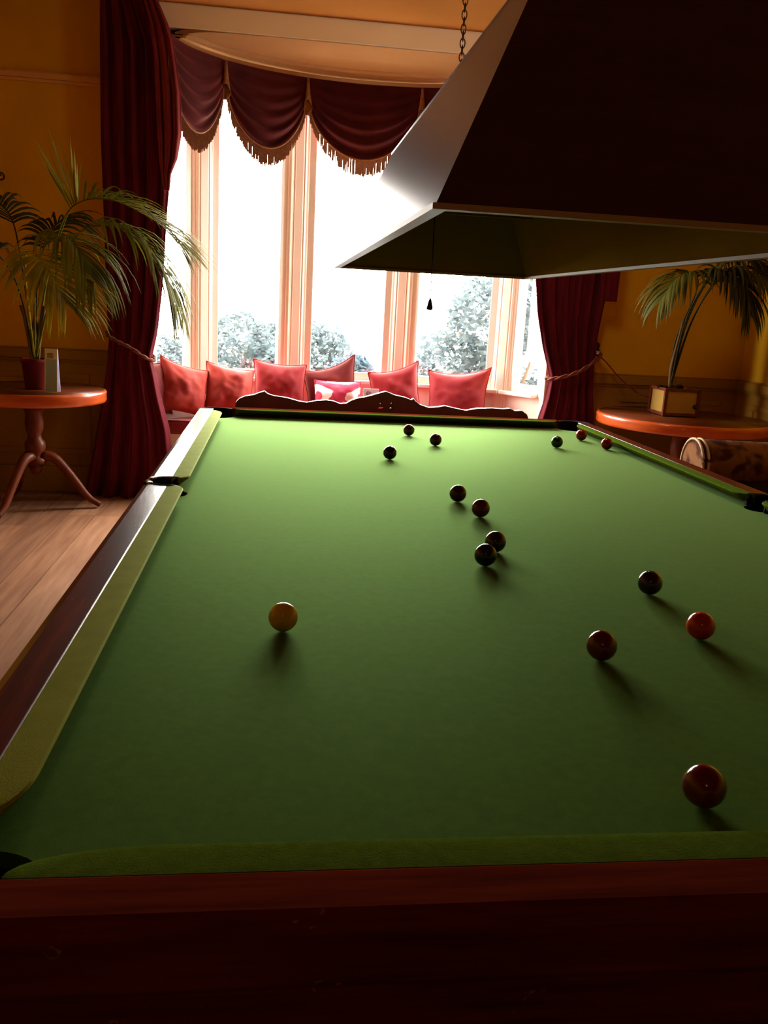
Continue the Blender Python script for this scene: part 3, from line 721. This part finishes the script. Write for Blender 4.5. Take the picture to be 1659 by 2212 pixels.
pillow('throw_cushion', 'upright square red cushion with two crisp top corners', 'red_b', (-.61, 4.27, .765), .40, .395, .15, R_(-14), R_(3), R_(2), 4, peak=[(-1, 1, .03), (1, 1, .012)])
pillow('throw_cushion', 'dark red cushion with a raised right corner behind the patterned one', 'red_c', (-.205, 4.34, .765), .40, .35, .12, R_(-12), R_(0), R_(-10), 5, peak=[(1, 1, .09), (-1, 1, .01)])
pillow('throw_cushion', 'small white and crimson patterned cushion in front of a red one', 'print', (-.165, 4.14, .712), .36, .30, .12, R_(-20), R_(-3), R_(0), 6)
pillow('throw_cushion', 'crimson cushion tilted with its right corner up, beside the white card', 'red_b', (.31, 4.34, .765), .39, .36, .13, R_(-12), R_(-4), R_(-9), 7, peak=[(1, 1, .06), (-1, 1, .01)])
pillow('throw_cushion', 'wide red cushion with a raised right corner, nearest the right curtain', 'red_b', (.785, 4.18, .76), .46, .38, .15, R_(-15), R_(-14), R_(-1), 8, peak=[(1, 1, .07), (-1, 1, .03)])
# small card standing between the cushions
cd = thing('picture_card', 'white card with a small grey picture propped on the window seat', 'card', (.04, 4.06, .555))
MB().add([(.03, 4.05, .557), (.15, 4.05, .557), (.15, 4.09, .815), (.03, 4.09, .815), (.03, 4.054, .557), (.15, 4.054, .557), (.15, 4.094, .815), (.03, 4.094, .815)],
         [(0, 1, 2, 3), (5, 4, 7, 6), (0, 4, 5, 1), (3, 2, 6, 7), (1, 5, 6, 2), (0, 3, 7, 4)]).build('sheet', M['paper'], cd)
MB().add([(.05, 4.0807, .765), (.095, 4.0807, .765), (.09, 4.0852, .79), (.063, 4.086, .798), (.05, 4.0849, .787)], [(0, 1, 2, 3, 4)]).build('picture', M['print_dark'], cd)

# ------------------------------------------------------------------ carved settee behind the table
st = thing('carved_settee', 'carved dark wood settee whose crested back shows behind the table', 'settee', (0, 2.6, 0))
crest = [(-.842, .884), (-.827, .897), (-.802, .908), (-.752, .918), (-.726, .93), (-.701, .938), (-.68, .926), (-.65, .917), (-.572, .908), (-.508, .892), (-.464, .886), (-.404, .899), (-.353, .904), (-.314, .900), (-.274, .886), (-.24, .89), (-.21, .909), (-.171, .924), (-.132, .931), (-.075, .949), (-.021, .966), (.031, .948), (.092, .937), (.128, .923), (.138, .931), (.150, .918), (.174, .901), (.229, .885), (.282, .89), (.322, .899), (.377, .888), (.445, .877), (.512, .891), (.593, .896), (.662, .894), (.70, .899), (.731, .886), (.772, .888), (.801, .870), (.812, .845)]
def crest_mesh():
    cu = bpy.data.curves.new('crest', 'CURVE'); cu.dimensions = '2D'; cu.fill_mode = 'BOTH'; cu.extrude = .016; cu.bevel_depth = .006; cu.bevel_resolution = 2
    def loop(pts):
        s = cu.splines.new('POLY'); s.points.add(len(pts) - 1); s.use_cyclic_u = True
        for p, q in zip(s.points, pts): p.co = (q[0], q[1], 0, 1)
    loop([(.812, .80), (-.85, .80), (-.85, .87)] + crest)
    for (cx, cz, a, b) in ((-.049, .905, .008, .012), (.014, .908, .008, .012), (-.043, .877, .017, .008), (.010, .879, .017, .008)):
        loop([(cx + a * math.cos(2 * PI * k / 12), cz + b * math.sin(2 * PI * k / 12)) for k in range(12)])
    o = bpy.data.objects.new('crest_tmp', cu); COL.objects.link(o); dg = bpy.context.evaluated_depsgraph_get(); dg.update()
    me = bpy.data.meshes.new_from_object(o.evaluated_get(dg)); bpy.data.objects.remove(o); bpy.data.curves.remove(cu)
    me.transform(Matrix(((1, 0, 0, 0), (0, 0, -1, 2.3), (0, 1, 0, 0), (0, 0, 0, 1)))); me.transform(Matrix.Translation(-st.location))
    me.materials.clear(); me.materials.append(M['carved']); me.name = 'carved_crest'; return me
co = bpy.data.objects.new('carved_crest', crest_mesh()); COL.objects.link(co); co.parent = st
for (qx, qz, s) in ((-.70, .932, .016), (-.735, .918, .012), (.138, .925, .010), (.705, .895, .009), (-.255, .888, .012)):
    MB().lathe([(.002, qz - s), (s * .8, qz - s * .5), (s, qz), (s * .7, qz + s * .6), (.002, qz + s)], (qx, 2.30), 10).build('carved_rosette', M['gilt'], co)
MB().box((-.80, 2.285, .42), (.76, 2.335, .81)).build('back_panel', M['tapestry'], st, bevel=.012)
for sx in (-1, 1):
    x0 = -.02 + sx * .81
    MB().box((x0 - .03, 2.275, .0), (x0 + .03, 2.345, .84), ch=.006).build('back_post', M['carved'], st)
    MB().tube(smooth_path([(x0, 2.33, .66), (x0 + sx * .02, 2.5, .67), (x0 + sx * .03, 2.7, .655), (x0 + sx * .03, 2.86, .60), (x0 + sx * .03, 2.87, .54)], 14), .025, 8).build('arm', M['carved'], st)
    MB().tube(smooth_path([(x0, 2.88, .42), (x0 + sx * .01, 2.93, .30), (x0, 2.90, .12), (x0, 2.94, .0)], 10), [.038, .042, .042, .04, .036, .032, .028, .024, .022, .022, .03], 8).build('leg', M['carved'], st)
MB().box((-.83, 2.34, .33), (.79, 2.92, .40)).build('seat_rail', M['carved'], st, bevel=.01)
MB().box((-.81, 2.345, .40), (.77, 2.91, .48)).build('seat', M['tapestry'], st, bevel=.03)

# ------------------------------------------------------------------ round tables
def round_table(label, cx, cy, zt, r, th, rot):
    t = thing('pedestal_table', label, 'table', (cx, cy, 0))
    top = MB().lathe([(r - .03, zt - th), (r - .012, zt - th), (r - .012, zt)], (cx, cy), 64).build('tabletop', M['table'], t)
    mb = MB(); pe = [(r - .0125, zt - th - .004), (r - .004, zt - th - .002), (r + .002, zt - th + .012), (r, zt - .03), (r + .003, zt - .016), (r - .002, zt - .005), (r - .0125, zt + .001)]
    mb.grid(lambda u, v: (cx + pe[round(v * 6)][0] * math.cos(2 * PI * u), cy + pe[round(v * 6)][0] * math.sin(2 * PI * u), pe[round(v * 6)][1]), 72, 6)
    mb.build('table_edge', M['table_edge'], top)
    MB().lathe([(r * .55, zt - th - .03), (r * .6, zt - th)], (cx, cy), 40).build('apron', M['table_dark'], t)
    pr = [(.05, .30), (.068, .31), (.072, .335), (.05, .35), (.045, .37), (.06, .39), (.066, .42), (.062, .45), (.045, .47), (.04, .50), (.055, .53), (.058, .58), (.05, zt - th - .09), (.07, zt - th - .05), (.10, zt - th - .045)]
    MB().lathe(pr, (cx, cy), 20).build('column', M['table_dark'], t)
    MB().lathe([(.006, .225), (.03, .24), (.034, .26), (.05, .30)], (cx, cy), 16).build('finial', M['table_dark'], t)
    for k in range(4 if r > .55 else 3):
        a = rot + k * 2 * PI / (4 if r > .55 else 3); d = Vector((math.cos(a), math.sin(a), 0)); c = Vector((cx, cy, 0))
        P = smooth_path([c + d * .045 + Vector((0, 0, .36)), c + d * .12 + Vector((0, 0, .34)), c + d * .22 + Vector((0, 0, .22)), c + d * .32 + Vector((0, 0, .08)), c + d * .40 + Vector((0, 0, .022))], 14)
        MB().tube(P, [.036 - .0012 * i for i in range(15)], 8).build('leg', M['table_dark'], t)
    return t
LT = .803
round_table('round mahogany pedestal table under the left palm', -2.2, 3.3, LT, .455, .075, R_(-112))
round_table('larger round mahogany table under the right palm planter', 2.21, 3.22, .795, .59, .07, R_(20))

# ------------------------------------------------------------------ palms
def frond(parent, pts, n, ln, m, seed, droop=.5, t0=.3, spread=.9, width=.011, rad=.007, up=0.0):
    """rachis with two rows of long drooping leaflets, one mesh"""
    rr = random.Random(seed); P = smooth_path(pts, 40); mb = MB()
    mb.tube(P, [max(.0018, rad * (1 - .8 * i / 40)) for i in range(41)], 6)
    for k in range(n):
        s = t0 + (1 - t0) * (k + .5) / n; f = s * 40; i = min(int(f), 39); p = P[i].lerp(P[i + 1], f - i)
        t = (P[i + 1] - P[i]).normalized(); side = t.cross(Vector((0, 0, 1)))
        if side.length < .05: side = Vector((1, 0, 0))
        side.normalize(); nrm = side.cross(t)
        q = (k + .5) / n
        L = ln * (.55 + .45 * math.sin(PI * min(1, q * .95 + .12))) * rr.uniform(.85, 1.1)
        for sg in (-1, 1):
            d = (side * sg * spread + t * (.45 + .75 * q) + nrm * (.25 + up) + Vector((rr.uniform(-.12, .12), rr.uniform(-.12, .12), rr.uniform(-.1, .1)))).normalized()
            v = []; c = p.copy(); S = 6; dr = droop * rr.uniform(.75, 1.25)
            for j in range(S + 1):
                x = j / S; w = width * (.45 + 1.2 * x if x < .4 else .93 * (1 - ((x - .4) / .6) ** 1.6)) + .0004
                wd = d.cross(nrm); wd = wd.normalized() if wd.length > .1 else side
                v += [c - wd * w, c + nrm * w * .35, c + wd * w]
                d = (d + Vector((0, 0, -1)) * dr * (.25 + .9 * x) * .62).normalized()
                c = c + d * L / S
            f_ = []
            for j in range(S): b = j * 3; f_ += [(b, b + 1, b + 4, b + 3), (b + 1, b + 2, b + 5, b + 4)]
            mb.add(v, f_, True)
    return mb.build('frond', M[m], parent)
lp = thing('potted_palm', 'tall arching palm in a terracotta pot on the left table', 'plant', (-2.166, 3.25, LT), 'potted palms beside the window')
px, py = -2.166, 3.25
MB().lathe([(.062, LT), (.066, LT + .006), (.082, LT + .165), (.09, LT + .168), (.092, LT + .19), (.083, LT + .192), (.078, LT + .17), (.07, LT + .168)], (px, py), 28).build('pot', M['pot'], lp).location.z += .0015
MB().lathe([(.076, LT + .155), (.05, LT + .178), (.01, LT + .182)], (px, py), 16).build('soil', M['soil'], lp)
b0 = (px, py, LT + .17)
frond(lp, [b0, (-2.06, 3.2, 1.5), (-1.90, 3.1, 1.89), (-1.66, 3.05, 1.97), (-1.38, 3.02, 1.86), (-1.24, 3.0, 1.74)], 34, .52, 'leaf', 1, .30, .48, .75, width=.012)
frond(lp, [b0, (-1.99, 3.12, 1.50), (-1.80, 3.0, 1.78), (-1.54, 2.95, 1.79), (-1.36, 2.92, 1.62), (-1.28, 2.9, 1.44)], 40, .58, 'leaf', 2, .95, .44, .55, width=.013)
frond(lp, [b0, (-2.15, 3.05, 1.48), (-2.09, 2.90, 1.645), (-2.0, 2.76, 1.61), (-1.90, 2.66, 1.50), (-1.82, 2.60, 1.36)], 32, .48, 'leaf_yellow', 3, .42, .48, .8, width=.012)
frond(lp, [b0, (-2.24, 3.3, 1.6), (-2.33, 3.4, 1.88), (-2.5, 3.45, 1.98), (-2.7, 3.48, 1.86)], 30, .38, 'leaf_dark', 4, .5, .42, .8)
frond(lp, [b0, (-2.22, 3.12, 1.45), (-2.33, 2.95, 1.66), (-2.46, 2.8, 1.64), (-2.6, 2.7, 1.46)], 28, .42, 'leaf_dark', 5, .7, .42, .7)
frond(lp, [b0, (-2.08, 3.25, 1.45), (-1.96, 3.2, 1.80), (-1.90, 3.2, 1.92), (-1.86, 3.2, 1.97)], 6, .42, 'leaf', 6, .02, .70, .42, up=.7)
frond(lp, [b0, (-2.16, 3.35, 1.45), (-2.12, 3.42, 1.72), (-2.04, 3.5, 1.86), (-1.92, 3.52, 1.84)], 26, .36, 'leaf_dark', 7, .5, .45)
frond(lp, [b0, (-2.12, 3.15, 1.45), (-2.0, 3.0, 1.70), (-1.82, 2.85, 1.70), (-1.70, 2.75, 1.50)], 34, .50, 'leaf', 8, .8, .5, .7)
mb = MB()
for a in range(5):
    mb.tube(smooth_path([(px + .02 * math.cos(a), py + .02 * math.sin(a), LT + .17), (px + .035 * math.cos(a), py + .03 * math.sin(a), LT + .30), (px + .08 * math.cos(a * 1.3), py - .03, LT + .52)], 8), .009, 6)
mb.build('stem', M['stem'], lp)

RT = .795
rp = thing('potted_palm', 'drooping palm in a cream wooden planter box on the right table', 'plant', (2.16, 3.3, RT), 'potted palms beside the window')
bx0, bx1, by0, by1, bz0, bz1 = 2.035, 2.30, 3.17, 3.43, RT + .012, RT + .195
MB().box((bx0 + .012, by0 + .012, bz0), (bx1 - .012, by1 - .012, bz1 - .01)).build('planter_panel', M['crate'], rp)
fr = MB()
for (a, b) in ((bx0, bx0 + .022), (bx1 - .022, bx1)):
    for (c, d) in ((by0, by0 + .022), (by1 - .022, by1)): fr.box((a, c, RT + .0005), (b, d, bz1))
for (a, b) in ((bz0 - .006, bz0 + .014), (bz1 - .02, bz1)):
    fr.box((bx0 + .022, by0 + .002, a), (bx1 - .022, by0 + .02, b)); fr.box((bx0 + .022, by1 - .02, a), (bx1 - .022, by1 - .002, b))
    fr.box((bx0 + .002, by0 + .022, a), (bx0 + .02, by1 - .022, b)); fr.box((bx1 - .02, by0 + .022, a), (bx1 - .002, by1 - .022, b))
fr.build('planter_frame', M['table_dark'], rp, bevel=.002)
kn = MB().lathe([(.001, 0), (.014, .002), (.016, .008), (.009, .014), (.001, .015)], (0, 0), 12).build('knob', M['iron'], rp)
kn.data.transform(Matrix.Translation(rp.location)); kn.data.transform(Matrix.Rotation(PI / 2, 4, 'X'))
kn.location = Vector((2.268 - rp.location.x, by0 + .012 - rp.location.y, RT + .075 - rp.location.z))
mb = MB(); rr = random.Random(9)
for k in range(16):
    a = rr.uniform(0, 2 * PI); q = rr.uniform(.02, .12); c = (2.165 + q * math.cos(a), 3.3 + q * math.sin(a)); s = rr.uniform(.015, .03); z = bz1 - .005
    mb.lathe([(s * .5, z - s * .4), (s, z), (s * .8, z + s * .5), (s * .2, z + s * .75)], c, 8)
mb.build('pebbles', M['leather'], rp)
b0 = (2.125, 3.3, bz1 - .01)
frond(rp, [b0, (2.12, 3.3, 1.3), (2.19, 3.22, 1.66), (2.08, 3.08, 1.76), (1.93, 3.0, 1.71), (1.82, 2.95, 1.56)], 34, .36, 'leaf_mid', 11, .75, .50, .7)
frond(rp, [b0, (2.19, 3.3, 1.45), (2.31, 3.25, 1.77), (2.48, 3.2, 1.87), (2.70, 3.15, 1.76)], 28, .36, 'leaf_dark', 12, .65, .45, .8)
frond(rp, [b0, (2.2, 3.25, 1.45), (2.28, 3.1, 1.75), (2.40, 2.95, 1.78), (2.52, 2.8, 1.65)], 30, .38, 'leaf_dark', 13, .75, .42, .8)
frond(rp, [b0, (2.13, 3.2, 1.45), (2.19, 3.05, 1.74), (2.25, 2.92, 1.74), (2.30, 2.82, 1.62)], 26, .34, 'leaf_dark', 14, .85, .48, .7)
frond(rp, [b0, (2.17, 3.2, 1.45), (2.27, 3.05, 1.74), (2.36, 2.92, 1.70), (2.39, 2.85, 1.52)], 26, .36, 'leaf_dark', 16, .85, .45, .75)
frond(rp, [b0, (2.22, 3.35, 1.5), (2.42, 3.4, 1.86), (2.62, 3.42, 1.93), (2.82, 3.45, 1.85)], 24, .34, 'leaf_dark', 15, .6, .45, .8)
mb = MB()
mb.tube(smooth_path([b0, (2.118, 3.3, 1.12), (2.135, 3.29, 1.30), (2.15, 3.27, 1.46)], 10), [.016 - .0006 * i for i in range(11)], 8)
mb.build('stem', M['stem'], rp)

# tent card on the left table
tc = thing('menu_card', 'tall narrow white and pale blue card standing on the left table', 'card', (-2.02, 3.06, LT))
def slab(a, b, z0, z1, y0, y1, th=.002):
    v = [(a, y0, z0), (b, y0, z0), (b, y1, z1), (a, y1, z1)]; v += [(q[0], q[1] + th, q[2]) for q in v]
    return MB().add(v, [(0, 1, 2, 3), (5, 4, 7, 6), (0, 4, 5, 1), (3, 2, 6, 7), (1, 5, 6, 2), (0, 3, 7, 4)])
slab(-2.060, -1.984, LT, LT + .27, 3.04, 3.075).build('front_leaf', M['paper'], tc)
slab(-2.060, -1.984, LT, LT + .268, 3.12, 3.080).build('back_leaf', M['paper'], tc)
fz = lambda z: 3.04 + .035 * z / .27 - .0008
slab(-2.054, -1.991, LT + .008, LT + .205, fz(.008), fz(.205), .0006).build('printed_panel', M['print_blue'], tc)
slab(-2.046, -2.008, LT + .212, LT + .243, fz(.212), fz(.243), .0006).build('picture', M['print_dark'], tc)

# ------------------------------------------------------------------ sofa at the right
so = thing('tapestry_sofa', 'floral tapestry sofa with a rolled arm at the right wall', 'sofa', (2.3, 1.5, 0))
ya, za, xr = 2.06, .66, .145
def arm(y0, dy):
    def fn(u, v):
        a = -PI * .15 + u * PI * 1.55; x = 1.74 + (2.9 - 1.74) * v
        r = xr * (1 - .12 * v)
        return (x, y0 + dy * r * .92 * math.cos(a), za + r * math.sin(a))
    mb = MB().grid(fn, 28, 10)
    mb.box((1.745, min(y0, y0 - dy * .12), .12), (2.9, max(y0, y0 - dy * .12), za))
    o = mb.build('arm', M['tapestry'], so)
    f = MB(); n = 28; pts = [(y0 + dy * xr * .92 * math.cos(-PI * .15 + k / n * PI * 1.55), za + xr * math.sin(-PI * .15 + k / n * PI * 1.55)) for k in range(n + 1)]
    pts = pts + [(y0 - dy * .115, .14), (y0 + dy * .02, .14)]
    v = [(1.712, p[0], p[1]) for p in pts] + [(1.745, p[0], p[1]) for p in pts]; N = len(pts)
    f.add(v, [tuple(range(N)), tuple(range(2 * N - 1, N - 1, -1))] + [(i, N + i, N + (i + 1) % N, (i + 1) % N) for i in range(N)])
    a = f.build('arm_front', M['tapestry'], o)
    MB().tube([(1.712, p[0], p[1]) for p in pts[:n + 1]], .008, 6).build('piping', M['piping'], o)
    MB().tube([(1.745, p[0], p[1]) for p in pts[:n + 1]], .008, 6).build('piping', M['piping'], o)
arm(2.02, -1); arm(.62, 1)
MB().box((1.78, .66, .14), (2.9, 1.98, .34)).build('frame', M['tapestry'], so, bevel=.02)
for k in range(2):
    MB().box((1.76, .665 + k * .66, .345), (2.62, .665 + k * .66 + .645, .50)).build('seat_cushion', M['tapestry'], so, bevel=.05)
MB().box((2.62, .66, .34), (2.92, 1.98, .88)).build('back', M['tapestry'], so, bevel=.09)
for (a, b) in ((1.8, .68), (1.8, 1.94), (2.85, .68), (2.85, 1.94)):
    MB().lathe([(.02, 0), (.03, .05), (.036, .14)], (a, b), 12).build('foot', M['table_dark'], so)

# ------------------------------------------------------------------ wall sconce at the left edge
sc = thing('wall_sconce', 'dark scrolled iron wall sconce at the left edge of the photo', 'sconce', (-2.55, 3.84, 2.0))
MB().box((-2.59, 3.815, 1.95), (-2.53, 3.8395, 2.22), ch=.006).build('back_plate', M['iron'], sc)
pts = [(-2.56 + .1 * k / 14 + .0, 3.76, 2.05 + .06 * math.sin(k / 14 * PI)) for k in range(10)]
for k in range(18):
    a = PI * .5 - k * .42; r = .028 - .0011 * k; pts.append((-2.475 + r * math.cos(a), 3.76, 2.135 + r * math.sin(a)))
MB().tube([(-2.56, 3.82, 2.05)] + pts, .006, 6).build('scroll_arm', M['iron'], sc)
